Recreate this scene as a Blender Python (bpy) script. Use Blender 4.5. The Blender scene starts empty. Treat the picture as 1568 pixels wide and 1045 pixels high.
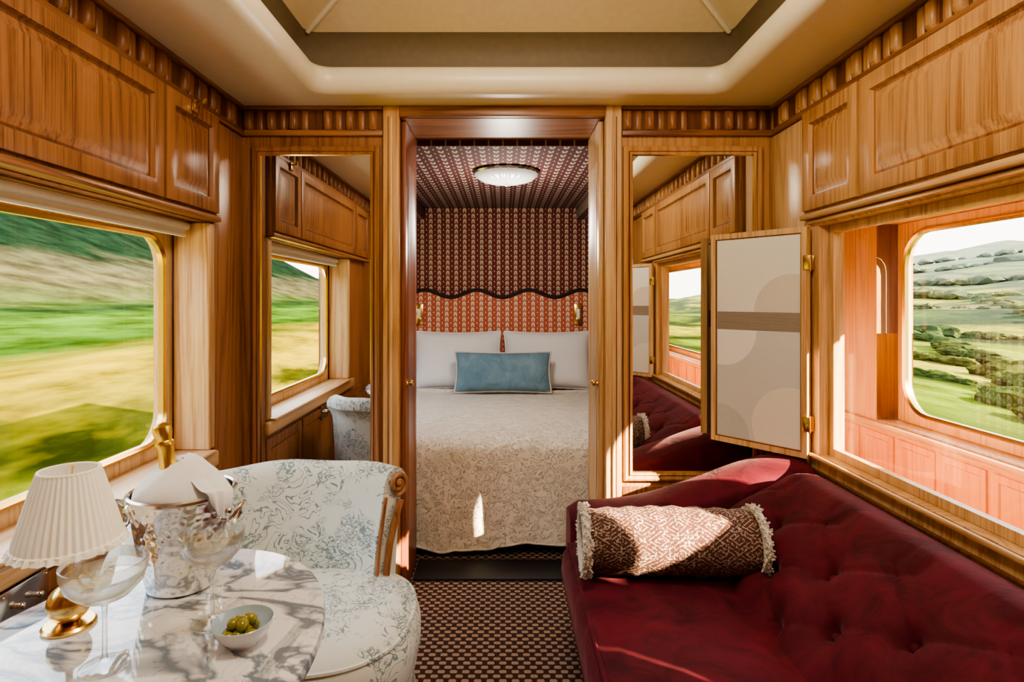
import bpy,bmesh,math,random
from mathutils import Vector,Matrix,noise
random.seed(4)
sin,cos,pi=math.sin,math.cos,math.pi
# ---------------------------------------------------------------- materials
class NT:
    def __init__(s,name):
        s.m=bpy.data.materials.new(name); s.m.use_nodes=True
        s.t=s.m.node_tree; s.t.nodes.clear()
        s.out=s.t.nodes.new('ShaderNodeOutputMaterial')
    def n(s,typ,ins=None,**props):
        nd=s.t.nodes.new('ShaderNode'+typ)
        for k,v in props.items(): setattr(nd,k,v)
        for k,v in (ins or {}).items(): s.set(nd,k,v)
        return nd
    def set(s,nd,k,v):
        sock=nd.inputs[k]
        if isinstance(v,bpy.types.NodeSocket): s.t.links.new(v,sock)
        else:
            if isinstance(v,tuple) and len(v)==3 and sock.type=='RGBA': v=v+(1,)
            sock.default_value=v
    def M(s,op,a,b=None,c=None):
        nd=s.n('Math',operation=op); s.set(nd,0,a)
        if b is not None: s.set(nd,1,b)
        if c is not None: s.set(nd,2,c)
        return nd.outputs[0]
    def mix(s,f,a,b,blend='MIX'):
        nd=s.n('MixRGB',blend_type=blend); s.set(nd,0,f); s.set(nd,1,a); s.set(nd,2,b); return nd.outputs[0]
    def ramp(s,f,stops):
        nd=s.n('ValToRGB'); s.set(nd,0,f); cr=nd.color_ramp
        while len(cr.elements)<len(stops): cr.elements.new(.5)
        for e,(p,c) in zip(cr.elements,stops):
            e.position=p; e.color=(c+(1,)) if isinstance(c,tuple) else (c,c,c,1)
        return nd.outputs[0]
    def co(s): return s.n('TexCoord').outputs['Object']
    def map(s,co,scale=(1,1,1),rot=(0,0,0),loc=(0,0,0)):
        return s.n('Mapping',{'Vector':co,'Scale':scale,'Rotation':rot,'Location':loc}).outputs[0]
    def noise(s,co,scale,detail=3,rough=.5,dist=0):
        return s.n('TexNoise',{'Vector':co,'Scale':scale,'Detail':detail,'Roughness':rough,'Distortion':dist}).outputs[0]
    def sep(s,co):
        x=s.n('SeparateXYZ',{0:co}); return x.outputs
    def comb(s,x,y,z): return s.n('CombineXYZ',{0:x,1:y,2:z}).outputs[0]
    def bump(s,h,st=.3,d=.01): return s.n('Bump',{'Height':h,'Strength':st,'Distance':d}).outputs[0]
    def pr(s,**k):
        nd=s.n('BsdfPrincipled')
        for a,v in k.items():
            s.set(nd,{'col':'Base Color','rough':'Roughness','metal':'Metallic','nrm':'Normal','sheen':'Sheen Weight','sheenr':'Sheen Roughness','sheent':'Sheen Tint','em':'Emission Color','ems':'Emission Strength','spec':'Specular IOR Level','coat':'Coat Weight','coatr':'Coat Roughness','trans':'Transmission Weight','sss':'Subsurface Weight','ior':'IOR'}[a],v)
        s.t.links.new(nd.outputs[0],s.out.inputs[0]); return nd
def simple(name,col,rough=.5,**k):
    t=NT(name); n=t.noise(t.co(),35,2); c=t.mix(.12,col,n,'OVERLAY')
    t.pr(col=c,rough=rough,**k); return t.m
def wood(name,c1,c2,axis='Z',rough=.4):
    t=NT(name); co=t.co()
    def sc(a,l): return tuple(l if x==axis else a for x in 'XYZ')
    A=t.noise(t.map(co,sc(5,.22)),1.0,1,.5,.12)
    rings=t.M('POWER',t.M('MULTIPLY_ADD',t.M('SINE',t.M('MULTIPLY',A,95)),.5,.5),2.0)
    fine=t.noise(t.map(co,sc(190,4)),1,5,.7)
    big=t.noise(t.map(co,sc(2.5,.6)),1,2)
    f=t.M('ADD',t.M('MULTIPLY',rings,-.13),t.M('ADD',t.M('MULTIPLY',fine,.75),t.M('MULTIPLY',big,.48)))
    col=t.ramp(f,[(.40,c2),(.55,tuple((a*.6+b*.4) for a,b in zip(c1,c2))),(.74,c1)])
    t.pr(col=col,rough=rough,nrm=t.bump(fine,.12,.002),coat=.15,coatr=.22,spec=.4); return t.m
oak_l=(.42,.185,.072); oak_d=(.15,.052,.018)  # left-hand oak, darkened to put that side's shade into the colour
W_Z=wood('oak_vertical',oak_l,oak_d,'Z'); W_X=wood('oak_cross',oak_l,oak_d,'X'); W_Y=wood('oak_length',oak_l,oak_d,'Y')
W_RT=wood('oak_lit',(.66,.37,.15),(.33,.14,.048),'Z')  # same oak lightened: the brighter right side's light is in the colour
W_LT=wood('oak_pale',(.80,.55,.29),(.47,.25,.10),'Z'); W_LTY=wood('oak_pale_length',(.76,.50,.25),(.44,.22,.09),'Y')  # pale oak, raised to put the light on the window post into the colour
W_DK=wood('oak_dark',(.20,.075,.026),(.08,.025,.009),'Z'); W_RED=wood('cherry',(.36,.12,.048),(.2,.055,.02),'Z')
W_COR=wood('corridor_wood',(.76,.36,.14),(.54,.20,.07),'Z')
CREAM=simple('cream_paint',(.84,.75,.55),.38); CREAM2=simple('cream_panel',(.68,.55,.33),.5); OLV=simple('recess_shade',(.17,.125,.065),.6)  # OLV: shade of the ceiling recess painted into the riser colour
BRASS=simple('brass',(.8,.55,.2),.22,metal=1.0); GOLDF=simple('gold_foil',(.95,.66,.15),.3,metal=1.0)
STEEL=simple('steel',(.78,.76,.72),.2,metal=1.0)
BLACK=simple('dark_plinth',(.012,.01,.012),.6); WHITE=simple('white_linen',(.84,.84,.84),.8)
BLIND=simple('blind_cloth',(.85,.83,.76),.8)
def mirror():
    t=NT('mirror_silver'); t.pr(col=(.88,.88,.86),rough=.01,metal=1.0); return t.m
MIR=mirror()
def thin_glass(name,tint=(1,1,1),k=.06,e=.5,mx_=.6):
    t=NT(name); tr=t.n('BsdfTransparent',{'Color':tint}); gl=t.n('BsdfGlossy',{'Roughness':.03,'Color':(1,1,1)})
    lw=t.n('LayerWeight',{'Blend':.35}); f=t.M('MULTIPLY_ADD',lw.outputs['Facing'],e,k)
    f=t.M('MINIMUM',f,mx_)
    mx=t.n('MixShader',{0:f,1:tr.outputs[0],2:gl.outputs[0]}); t.t.links.new(mx.outputs[0],t.out.inputs[0]); return t.m
PANE=NT('window_pane')
_tr=PANE.n('BsdfTransparent'); _gl=PANE.n('BsdfGlossy',{'Roughness':.01}); _mx=PANE.n('MixShader',{0:.04,1:_tr.outputs[0],2:_gl.outputs[0]})
PANE.t.links.new(_mx.outputs[0],PANE.out.inputs[0]); PANE=PANE.m
def crystal():
    t=NT('crystal_glass'); tr=t.n('BsdfTransparent',{'Color':(.97,.98,.97)}); gl=t.n('BsdfGlass',{'Roughness':.0,'IOR':1.5,'Color':(1,1,1)})
    lw=t.n('LayerWeight',{'Blend':.4}); f=t.M('MINIMUM',t.M('MULTIPLY_ADD',lw.outputs['Facing'],.8,.18),1.0)
    mx=t.n('MixShader',{0:f,1:tr.outputs[0],2:gl.outputs[0]}); t.t.links.new(mx.outputs[0],t.out.inputs[0]); return t.m
GLASS=crystal()
def marble():
    t=NT('marble'); co=t.co()
    w=t.n('TexNoise',{'Vector':t.map(co,(1,1.6,1),(0,0,.6)),'Scale':3.2,'Detail':4,'Roughness':.55,'Distortion':1.0}).outputs[0]
    v=t.M('ABSOLUTE',t.M('SUBTRACT',w,.5)); v1=t.ramp(v,[(0,1.0),(.014,.7),(.045,0.0)])
    w2=t.noise(t.map(co,(3.4,1.1,1),(0,0,-.75)),2.3,6,.6,1.3)
    v2=t.ramp(w2,[(.55,0.0),(.65,1.0)])
    w3=t.noise(co,12,4,.6,1); v3=t.ramp(t.M('ABSOLUTE',t.M('SUBTRACT',w3,.5)),[(0,.3),(.018,0.0)])
    f=t.M('MINIMUM',t.M('ADD',t.M('ADD',v1,t.M('MULTIPLY',v2,.6)),v3),.9)
    col=t.mix(f,(.80,.80,.79),(.12,.16,.21)); t.pr(col=col,rough=.06,coat=.5); return t.m
MARB=marble()
def toile():
    t=NT('toile_fabric'); co=t.co()
    a=t.noise(co,13,2,.5,.7); l=t.M('PINGPONG',t.M('MULTIPLY',a,9),.5)
    line=t.ramp(l,[(.0,1.0),(.07,.9),(.11,0.0)])
    b=t.noise(t.map(co,(1,1,1.8)),40,2,.6,1.5); line2=t.ramp(t.M('ABSOLUTE',t.M('SUBTRACT',b,.5)),[(.0,1.0),(.03,.8),(.05,0.0)])
    mk=t.ramp(t.noise(co,8,2),[(.47,0.0),(.5,1.0)]); mk2=t.ramp(t.noise(co,9.3,2),[(.44,1.0),(.5,0.0)])
    f=t.M('MINIMUM',t.M('ADD',t.M('MULTIPLY',line,mk),t.M('MULTIPLY',line2,mk2)),.8)
    col=t.mix(f,(.68,.69,.60),(.09,.16,.18))
    t.pr(col=col,rough=.85,nrm=t.bump(t.noise(co,300,2),.2,.002),sheen=.2); return t.m
TOILE=toile()
def velvet(name,c,c2,sh=.35):
    t=NT(name); co=t.co(); n=t.noise(co,7,4,.6,1); n2=t.noise(co,500,1)
    col=t.mix(t.ramp(n,[(.32,0.0),(.68,1.0)]),c,c2)
    t.pr(col=col,rough=.75,sheen=sh,sheenr=.3,sheent=tuple(min(1,x*2+.3) for x in c2)+(1,),nrm=t.bump(t.M('ADD',n,t.M('MULTIPLY',n2,.1)),.4,.014),spec=.15); return t.m
VRED=velvet('burgundy_velvet',(.056,.0065,.012),(.135,.0135,.025),.30); VBLUE=velvet('blue_velvet',(.12,.22,.29),(.22,.34,.42))
def stripe(name,base,cream,ua,va,pu=.072,pv=.044,duty=.74):
    t=NT(name); s=t.sep(t.co()); u=s['XYZ'.index(ua)]; v=s['XYZ'.index(va)]
    fu=t.M('FRACT',t.M('ADD',t.M('DIVIDE',u,pu),50.0)); tri=t.M('ABSOLUTE',t.M('SUBTRACT',fu,.5))
    inb=t.M('LESS_THAN',tri,.2)
    fv=t.M('FRACT',t.M('ADD',t.M('ADD',t.M('DIVIDE',v,pv),50.0),t.M('MULTIPLY',tri,1.2)))
    d=t.M('MULTIPLY',inb,t.M('LESS_THAN',fv,duty))
    core=t.M('MULTIPLY',t.M('LESS_THAN',tri,.07),t.M('LESS_THAN',fv,duty*.45))
    d=t.M('SUBTRACT',d,t.M('MULTIPLY',core,.7))
    dot=t.M('MULTIPLY',t.M('GREATER_THAN',tri,.45),t.M('LESS_THAN',fv,.3))
    f=t.M('MULTIPLY',t.M('MAXIMUM',d,dot),.9)
    t.pr(col=t.mix(f,base,cream),rough=.85); return t.m
FB=(.15,.027,.020); FC=(.62,.50,.37)  # upper wall's shade put into the base colour; same fabric as the headboard
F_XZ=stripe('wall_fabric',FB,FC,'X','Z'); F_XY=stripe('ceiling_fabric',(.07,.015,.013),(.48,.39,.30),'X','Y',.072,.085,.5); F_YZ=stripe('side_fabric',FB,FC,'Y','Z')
F_HB=stripe('headboard_fabric',(.48,.12,.065),(.82,.68,.53),'X','Z')  # lit copy of the wall fabric, brightness put into the base colour
def carpet():
    t=NT('carpet'); s=t.sep(t.co()); px,py=.044,.025
    r=t.M('DIVIDE',s[1],py); row=t.M('FLOOR',r); off=t.M('MULTIPLY',t.M('MODULO',t.M('ADD',row,400.0),2.0),.5)
    fx=t.M('FRACT',t.M('ADD',t.M('ADD',t.M('DIVIDE',s[0],px),off),400.0)); fy=t.M('FRACT',t.M('ADD',r,400.0))
    tri=t.M('ABSOLUTE',t.M('SUBTRACT',fx,.5))
    f=t.M('MULTIPLY',t.M('LESS_THAN',tri,t.M('MULTIPLY_ADD',t.M('ABSOLUTE',t.M('SUBTRACT',fy,.62)),-.25,.32)),t.M('GREATER_THAN',fy,.28))
    n=t.noise(t.co(),200,2)
    col=t.mix(f,(.04,.014,.012),(.36,.25,.18)); col=t.mix(.3,col,n,'OVERLAY')
    t.pr(col=col,rough=.95,nrm=t.bump(f,.3,.003)); return t.m
CARPET=carpet()
def quilt():
    t=NT('quilt'); co=t.co()
    v=t.n('TexVoronoi',{'Vector':co,'Scale':20.0},feature='SMOOTH_F1').outputs[0]
    w=t.noise(co,18,2,.5,2); l=t.M('PINGPONG',t.M('MULTIPLY',w,5),.5)
    li=t.ramp(l,[(.0,0.0),(.12,1.0)])
    h=t.M('ADD',t.M('MULTIPLY',v,1.2),t.M('MULTIPLY',li,.5))
    c=t.mix(li,(.66,.58,.46),(.86,.79,.67))
    t.pr(col=c,rough=.85,nrm=t.bump(h,.8,.014),sheen=.2); return t.m
QUILT=quilt()
def bolsterm():
    t=NT('bolster_fabric'); s=t.sep(t.co())
    ang=t.M('MULTIPLY',t.M('ARCTAN2',s[2],s[1]),.115); u=s[0]
    def fr(x,p): return t.M('ABSOLUTE',t.M('SUBTRACT',t.M('FRACT',t.M('ADD',t.M('DIVIDE',x,p),40.0)),.5))
    a=fr(u,.115); b=fr(ang,.0903)
    d=t.M('ADD',a,b)
    rings=t.M('PINGPONG',t.M('MULTIPLY',d,6),.5)
    f1=t.M('LESS_THAN',rings,.13)
    ch=t.M('LESS_THAN',t.M('MULTIPLY',fr(u,.0144),fr(ang,.0113)),.05)
    n=t.noise(t.co(),70,2,.5,1)
    f=t.M('MULTIPLY',t.M('MULTIPLY',t.M('MAXIMUM',f1,t.M('MULTIPLY',ch,t.M('GREATER_THAN',n,.54))),t.M('GREATER_THAN',t.noise(t.co(),160,1),.45)),.7)
    t.pr(col=t.mix(f,(.085,.028,.018),(.56,.46,.34)),rough=.9,nrm=t.bump(f,.4,.003)); return t.m
BOLS=bolsterm()
def fringe():
    t=NT('fringe'); n=t.noise(t.co(),120,3); t.pr(col=t.mix(n,(.62,.55,.44),(.84,.8,.7)),rough=.95,nrm=t.bump(n,1.0,.01)); return t.m
FRINGE=fringe()
def hammered():
    t=NT('hammered_silver'); v=t.n('TexVoronoi',{'Vector':t.co(),'Scale':70.0},feature='SMOOTH_F1').outputs[0]
    t.pr(col=(.8,.78,.75),rough=.2,metal=1.0,nrm=t.bump(v,.6,.006)); return t.m
HAM=hammered()
def shade():
    t=NT('lampshade_silk'); t.pr(col=(.88,.82,.70),rough=.8,em=(1,.86,.6),ems=.08); return t.m
SHADE=shade()
def dome():
    t=NT('frosted_lamp_glass'); t.pr(col=(.62,.62,.60),rough=.2,em=(1,.93,.82),ems=.06); return t.m
DOME=dome()
OLIVE=simple('olive_skin',(.26,.22,.03),.2); CERAM=simple('white_ceramic',(.8,.82,.82),.15); CERAMB=simple('blue_glaze',(.42,.55,.66),.12)
GREENB=simple('bottle_glass',(.02,.05,.015),.05); PIP=simple('dark_piping',(.02,.006,.006),.6)
def art():
    t=NT('shutter_linen'); s=t.sep(t.co()); x,z=s[0],s[2]
    def circ(cx,cz,r):
        return t.M('LESS_THAN',t.M('SQRT',t.M('ADD',t.M('POWER',t.M('ABSOLUTE',t.M('SUBTRACT',x,cx)),2.0),t.M('POWER',t.M('ABSOLUTE',t.M('SUBTRACT',z,cz)),2.0))),r)
    up=t.M('GREATER_THAN',z,.55); st=t.M('MULTIPLY',t.M('GREATER_THAN',z,.475),t.M('LESS_THAN',z,.55))
    c=t.mix(up,(.64,.65,.64),(.84,.83,.79))
    c=t.mix(t.M('MULTIPLY',up,circ(.06,.55,.15)),c,(.70,.65,.58))
    c=t.mix(t.M('MULTIPLY',t.M('LESS_THAN',z,.475),circ(.35,.475,.15)),c,(.88,.87,.84))
    c=t.mix(circ(.06,.10,.16),c,(.79,.77,.71)); c=t.mix(circ(.36,.03,.13),c,(.53,.56,.56))
    c=t.mix(st,c,t.mix(t.noise(t.map(t.co(),(4,4,200)),1,2),(.20,.16,.13),(.38,.32,.27)))
    w=t.noise(t.map(t.co(),(60,60,400)),1,2); c=t.mix(.15,c,w,'OVERLAY')
    t.pr(col=c,rough=.6); return t.m
ART=art()
def land_left():
    t=NT('fields_passing'); s=t.sep(t.co()); X=t.M('MULTIPLY',s[0],-1.0)
    q=t.M('SQRT',t.M('DIVIDE',X,90.0))
    n0=t.noise(t.comb(t.M('MULTIPLY',q,9),t.M('MULTIPLY',s[1],.10),0.0),1,3)
    qq=t.M('ADD',q,t.M('MULTIPLY',t.M('SUBTRACT',n0,.5),.12))
    S=[(.17,(.44,.42,.012)),(.215,(.30,.29,.01)),(.235,(.05,.06,.007)),(.265,(.11,.10,.009)),(.30,(.20,.155,.008)),(.335,(.09,.10,.01)),(.365,(.025,.06,.007)),(.43,(.055,.12,.012)),(.48,(.012,.03,.010)),(.515,(.04,.07,.014)),(.56,(.065,.062,.030)),(.63,(.048,.050,.027)),(.655,(.007,.018,.009)),(.85,(.004,.012,.009))]
    col=t.ramp(qq,S)
    n1=t.noise(t.comb(t.M('MULTIPLY',q,44),t.M('MULTIPLY',s[1],.32),0.0),1,5,.65)
    k=t.ramp(n1,[(.36,.15),(.62,1.0)])
    col=t.mix(.8,col,k,'MULTIPLY')
    n2=t.noise(t.comb(t.M('MULTIPLY',q,26),t.M('MULTIPLY',s[1],.22),4.0),1,4,.6)
    near=t.ramp(q,[(.2,1.0),(.36,0.0)])
    col=t.mix(t.M('MULTIPLY',t.ramp(n2,[(.46,0.0),(.58,1.0)]),t.M('MULTIPLY',near,.8)),col,(.30,.22,.006))
    t.pr(col=col,rough=.95,spec=0.0); return t.m
def land_right():
    t=NT('rolling_fields'); co=t.co(); s=t.sep(co)
    wob=t.noise(co,.02,2); cc=t.comb(t.M('ADD',s[0],t.M('MULTIPLY',wob,40)),t.M('MULTIPLY',s[1],.4),0.0)
    v=t.n('TexVoronoi',{'Vector':cc,'Scale':.075}); e=t.n('TexVoronoi',{'Vector':cc,'Scale':.075},feature='DISTANCE_TO_EDGE').outputs[0]
    cs=t.sep(v.outputs['Color'])
    col=t.ramp(cs[0],[(.0,(.045,.085,.007)),(.35,(.13,.16,.01)),(.6,(.07,.08,.015)),(.8,(.23,.22,.01)),(1,(.12,.095,.035))])
    col=t.mix(t.ramp(e,[(.03,1.0),(.16,0.0)]),col,(.014,.025,.006))
    n=t.noise(t.map(co,(1,.3,1)),.6,6,.75); n=t.ramp(n,[(.38,.2),(.62,.75)]); col=t.mix(.9,col,n,'OVERLAY')
    h=t.ramp(t.M('DIVIDE',s[0],300.0),[(.05,0.0),(.8,1.0)]); col=t.mix(t.M('MULTIPLY',h,.72),col,(.16,.19,.15))  # far haze painted into the field colour by distance
    t.pr(col=col,rough=.95,spec=.0); return t.m
def tree():
    t=NT('foliage'); co=t.co(); n=t.noise(co,.9,5,.7); n2=t.noise(co,.08,2)
    c=t.mix(t.ramp(n2,[(.4,0.0),(.6,1.0)]),(.03,.05,.010),(.09,.08,.012)); c=t.mix(.8,c,t.ramp(n,[(.4,.2),(.62,.75)]),'OVERLAY')
    h=t.ramp(t.M('DIVIDE',t.sep(co)[0],300.0),[(.05,0.0),(.8,1.0)]); c=t.mix(t.M('MULTIPLY',h,.85),c,(.14,.17,.13))  # distance haze painted into the foliage colour
    t.pr(col=c,rough=.95,spec=0.0); return t.m
TREE=tree()
# ---------------------------------------------------------------- builder
class B:
    def __init__(s): s.bm=bmesh.new(); s.mats=[]
    def mi(s,m):
        if m not in s.mats: s.mats.append(m)
        return s.mats.index(m)
    def add(s,vs,fs,mat,M=None,smooth=True):
        i=s.mi(mat)
        nv=[s.bm.verts.new(M@Vector(v) if M else Vector(v)) for v in vs]
        for k,f in enumerate(fs):
            try: fc=s.bm.faces.new([nv[j] for j in f])
            except ValueError: continue
            fc.material_index=i; fc.smooth=smooth
    def box(s,x0,x1,y0,y1,z0,z1,mat,bev=0,seg=2,M=None):
        t=bmesh.new(); bmesh.ops.create_cube(t,size=1)
        for v in t.verts: v.co=Vector(((x0+x1)/2+v.co.x*(x1-x0),(y0+y1)/2+v.co.y*(y1-y0),(z0+z1)/2+v.co.z*(z1-z0)))
        if bev: bmesh.ops.bevel(t,geom=list(t.edges),offset=bev,segments=seg,profile=.5,affect='EDGES')
        t.verts.index_update()
        s.add([v.co[:] for v in t.verts],[[v.index for v in f.verts] for f in t.faces],mat,M); t.free()
    def grid(s,P,mat,cu=False,cv=False,cap=False,M=None):
        nu=len(P); nv=len(P[0]); vs=[p for r in P for p in r]; fs=[]
        for i in range(nu if cu else nu-1):
            for j in range(nv if cv else nv-1):
                a=i;b=(i+1)%nu;c=j;d=(j+1)%nv
                fs.append([a*nv+c,b*nv+c,b*nv+d,a*nv+d])
        if cap: fs.append([j for j in range(nv)][::-1]); fs.append([(nu-1)*nv+j for j in range(nv)])
        s.add(vs,fs,mat,M)
    def lathe(s,prof,mat,c=(0,0,0),n=40,mod=None,M=None,cap=False,sx=1,sy=1):
        P=[]
        for k,(r,z) in enumerate(prof):
            row=[]
            for i in range(n):
                a=2*pi*i/n; rr=r*(mod(a,k,z) if mod else 1)
                row.append((c[0]+rr*cos(a)*sx,c[1]+rr*sin(a)*sy,c[2]+z))
            P.append(row)
        s.grid(P,mat,cv=True,cap=cap,M=M)
    def tube(s,pts,r,mat,n=8,closed=False,M=None):
        pts=[Vector(p) for p in pts]; P=[]; L=len(pts); up=None
        for i,p in enumerate(pts):
            a=pts[(i-1)%L] if (closed or i>0) else p; b=pts[(i+1)%L] if (closed or i<L-1) else p
            d=(b-a).normalized()
            if up is None: up=d.orthogonal().normalized()
            up=(up-d*up.dot(d)); up=up.normalized() if up.length>1e-6 else d.orthogonal().normalized()
            w=d.cross(up); rr=r(i/(L-1)) if callable(r) else r
            P.append([tuple(p+up*rr*cos(2*pi*k/n)+w*rr*sin(2*pi*k/n)) for k in range(n)])
        s.grid(P,mat,cu=closed,cv=True,cap=not closed,M=M)
    def ball(s,c,r,mat,sc=(1,1,1),n=16,M=None):
        s.lathe([(r*sin(pi*k/(n//2)) if 0<k<n//2 else 1e-4,-r*cos(pi*k/(n//2))*sc[2]) for k in range(n//2+1)],mat,c,n,M=M,sx=sc[0],sy=sc[1])
    def loops(s,axis,L,fill=True):
        seg=6; P=[]
        for (rect,off,r,m) in L:
            a0,a1,b0,b1=rect; row=[]
            for (ca,cb,t0) in ((a1-r,b1-r,0),(a0+r,b1-r,pi/2),(a0+r,b0+r,pi),(a1-r,b0+r,1.5*pi)):
                for k in range(seg+1):
                    t=t0+pi/2*k/seg; a=ca+r*cos(t); b=cb+r*sin(t)
                    row.append({'X':(off,a,b),'Y':(a,off,b),'Z':(a,b,off)}[axis])
            P.append(row)
        nv=len(P[0])
        for i in range(len(P)-1):
            vs=P[i]+P[i+1]; fs=[[j,nv+j,nv+(j+1)%nv,(j+1)%nv] for j in range(nv)]
            s.add(vs,fs,L[i][3])
        if fill: s.add(P[-1],[list(range(nv))],L[-1][3])
    def obj(s,name,parent=None,merge=True):
        if merge: bmesh.ops.remove_doubles(s.bm,verts=s.bm.verts,dist=1e-5)
        bad=[f for f in s.bm.faces if f.calc_area()<1e-12]
        if bad: bmesh.ops.delete(s.bm,geom=bad,context='FACES_ONLY')
        bmesh.ops.recalc_face_normals(s.bm,faces=s.bm.faces)
        for e in s.bm.edges:
            if len(e.link_faces)==2 and e.calc_face_angle(0)>.62: e.smooth=False
        if parent: bmesh.ops.translate(s.bm,verts=s.bm.verts,vec=-Vector(parent.location))
        me=bpy.data.meshes.new(name); s.bm.to_mesh(me); s.bm.free()
        for m in s.mats: me.materials.append(m)
        o=bpy.data.objects.new(name,me); bpy.context.scene.collection.objects.link(o)
        if parent: o.parent=parent
        return o
def G(name,loc=(0,0,0)):
    e=bpy.data.objects.new(name,None); e.location=loc; e.empty_display_size=.1
    bpy.context.scene.collection.objects.link(e); return e
def ins(r,d): return (r[0]+d,r[1]-d,r[2]+d,r[3]-d)
# ---------------------------------------------------------------- room dims
XL,XR,YB,YT=-1.16,1.20,2.60,2.95; XO=-1.36; Y0=-.7; YE=4.98; CX=1.95; CO=CX+.19; YC=-2.8
b=B(); b.box(XO,CO,YC,YE+.1,-.06,0,CARPET); b.obj('floor')
def wall_holes(b,x0,x1,ya,yb,za,zb,holes,mat):
    y=ya
    for (h0,h1,z0,z1) in holes:
        b.box(x0,x1,y,h0,za,zb,mat); b.box(x0,x1,h0,h1,za,z0,mat); b.box(x0,x1,h0,h1,z1,zb,mat); y=h1
    b.box(x0,x1,y,yb,za,zb,mat)
HL=(.84,2.29,.73,1.63)
b=B(); wall_holes(b,XO,XL,Y0,YT,0,2.5,[HL],W_Z); b.obj('wall_left')
b=B()
b.box(XL,XL+.012,2.33,2.585,.1,2.045,W_Z,.005)
b.box(XL,XL+.03,.7,2.34,.665,.73,W_LTY,.01,3)
b.box(XL-.12,XL+.045,HL[0],HL[1],.73,.742,W_LTY,.005,3)
b.box(XL-.12,XL+.02,2.275,2.325,.742,1.628,W_LT,.008,3)
b.box(XL-.12,XL+.02,.80,.855,.742,1.628,W_LT,.008,3)
for (y0,y1) in ((-.3,.55),(.6,1.2),(1.22,1.8),(1.82,2.32)):
    R=(y0,y1,.12,.64); b.loops('X',[(R,XL,0,W_Z),(R,XL+.012,0,W_Z),(ins(R,.05),XL+.012,0,W_Z),(ins(R,.06),XL+.003,0,W_Z),(ins(R,.09),XL+.01,0,W_Z)])
b.obj('trim_10')
b=B(); wall_holes(b,XO,XL,YT,YE,0,2.3,[(3.35,4.35,.75,1.6)],F_YZ); b.obj('wall_bedroom_left')
HR=(.66,2.2,.74,1.61)
b=B(); wall_holes(b,XR,XR+.07,YC,YT,0,2.5,[HR],W_RT); b.obj('wall_right')
b=B()
R=(HR[0]-.07,HR[1]+.06,HR[2]-.08,HR[3]+.018); Ri=ins(HR,.006)
b.loops('X',[(R,XR,0,W_LTY),(R,XR-.03,0,W_LTY),(ins(R,.012),XR-.035,0,W_LT),(ins(R,.016),XR-.022,0,W_LT),(Ri,XR-.018,0,W_LT),(Ri,XR+.078,0,W_LT),(R,XR+.08,0,W_LT)],False)
Rg=ins(Ri,.03); b.loops('X',[(ins(Ri,.001),XR+.02,0,W_LT),(Rg,XR+.02,0,W_LT),(Rg,XR+.045,0,W_LT),(ins(Ri,.001),XR+.045,0,W_LT)],False)
b.box(XR-.012,XR,2.3,2.585,.1,2.045,W_LT,.004)
b.box(XR-.045,XR-.03,HR[0]-.07,HR[1]+.06,.735,.75,W_LTY,.005)
b.box(XR-.034,XR-.012,HR[0]-.05,HR[1]+.05,.675,.69,W_DK,.004)
for (y0,y1) in ((-.3,.6),(.62,1.4),(1.42,2.24)):
    R=(y0,y1,.1,.62); b.loops('X',[(R,XR,0,W_Z),(R,XR-.012,0,W_Z),(ins(R,.05),XR-.012,0,W_Z),(ins(R,.06),XR-.003,0,W_Z)])
b.obj('trim_11')
b=B(); b.box(XR,XR+.07,YT,YE,0,2.3,F_YZ); b.obj('wall_bedroom_right')
CH=[(-2.4,-.6,.70,1.72),(-.35,.14,1.33,1.76),(.37,.78,1.38,1.76),(1.18,3.06,.70,1.72),(3.5,4.75,.70,1.72)]  # the two small high openings are made up to place sun patches
b=B(); wall_holes(b,CX,CO,YC,YE,0,2.3,CH,W_RT); b.obj('wall_corridor')
b=B()
for y in [i*.28-2.7 for i in range(27)]:
    R=(y+.015,y+.265,.12,.64); b.loops('X',[(R,CX-.004,0,W_COR),(R,CX-.012,0,W_COR),(ins(R,.03),CX-.012,0,W_COR),(ins(R,.036),CX-.006,0,W_COR)])
b.box(CX-.004,CX,YC,YE,.02,.66,W_COR)
b.box(CX-.03,CX,YC,YE,.655,.695,W_LTY,.008)
b.obj('trim_12')
b=B(); b.box(XR+.07,CX,YC,YE,2.12,2.2,CREAM); b.obj('ceiling_corridor')
b=B(); b.box(XR+.07,CO,YE,YE+.1,0,2.3,W_RT); b.box(XR+.07,CO,YC-.1,YC,0,2.3,W_RT); b.obj('wall_corridor_end')
def window(name,x0,x1,side,hole,rim,fm,inset=.055,r=.10):
    hole=ins(hole,.002)
    g=G(name,(x0,(hole[0]+hole[1])/2,hole[2]))
    b=B(); i=ins(hole,inset)
    b.loops('X',[(hole,x0,.0,fm),(i,x0,r,fm),(i,x1,r,fm),(hole,x1,0,fm)],False)
    b.obj('frame',g)
    b=B(); i2=ins(i,.018)
    s=.012*side
    b.loops('X',[(i,x0-s*.2,r,rim),(i,x0-s,r,rim),(ins(i,.008),x0-s*1.3,r-.01,rim),(i2,x0-s*.6,r-.015,rim),(i2,x0+s,r-.015,rim)],False)
    b.obj('rim',g)
    b=B(); xm=(x0+x1)/2; b.loops('X',[(ins(i,-.005),xm,r,PANE)]); b.obj('glazing',g)
window('window_1',XL-.13,XL-.17,-1,HL,BRASS,W_LT,.055,.12)
window('window_2',XL-.13,XL-.17,-1,(3.35,4.35,.75,1.6),BRASS,W_LT)
for k,h in enumerate(CH): window('window_%d'%(k+3),CX+.11,CX+.15,1,h,BRASS,W_LT,.03 if k in (1,2) else .045,.04 if k in (1,2) else .17)
b=B(); Rg=ins(HR,.034); b.box(XR+.03,XR+.034,Rg[0],Rg[1],Rg[2],Rg[3],PANE); b.obj('window_8')
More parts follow.
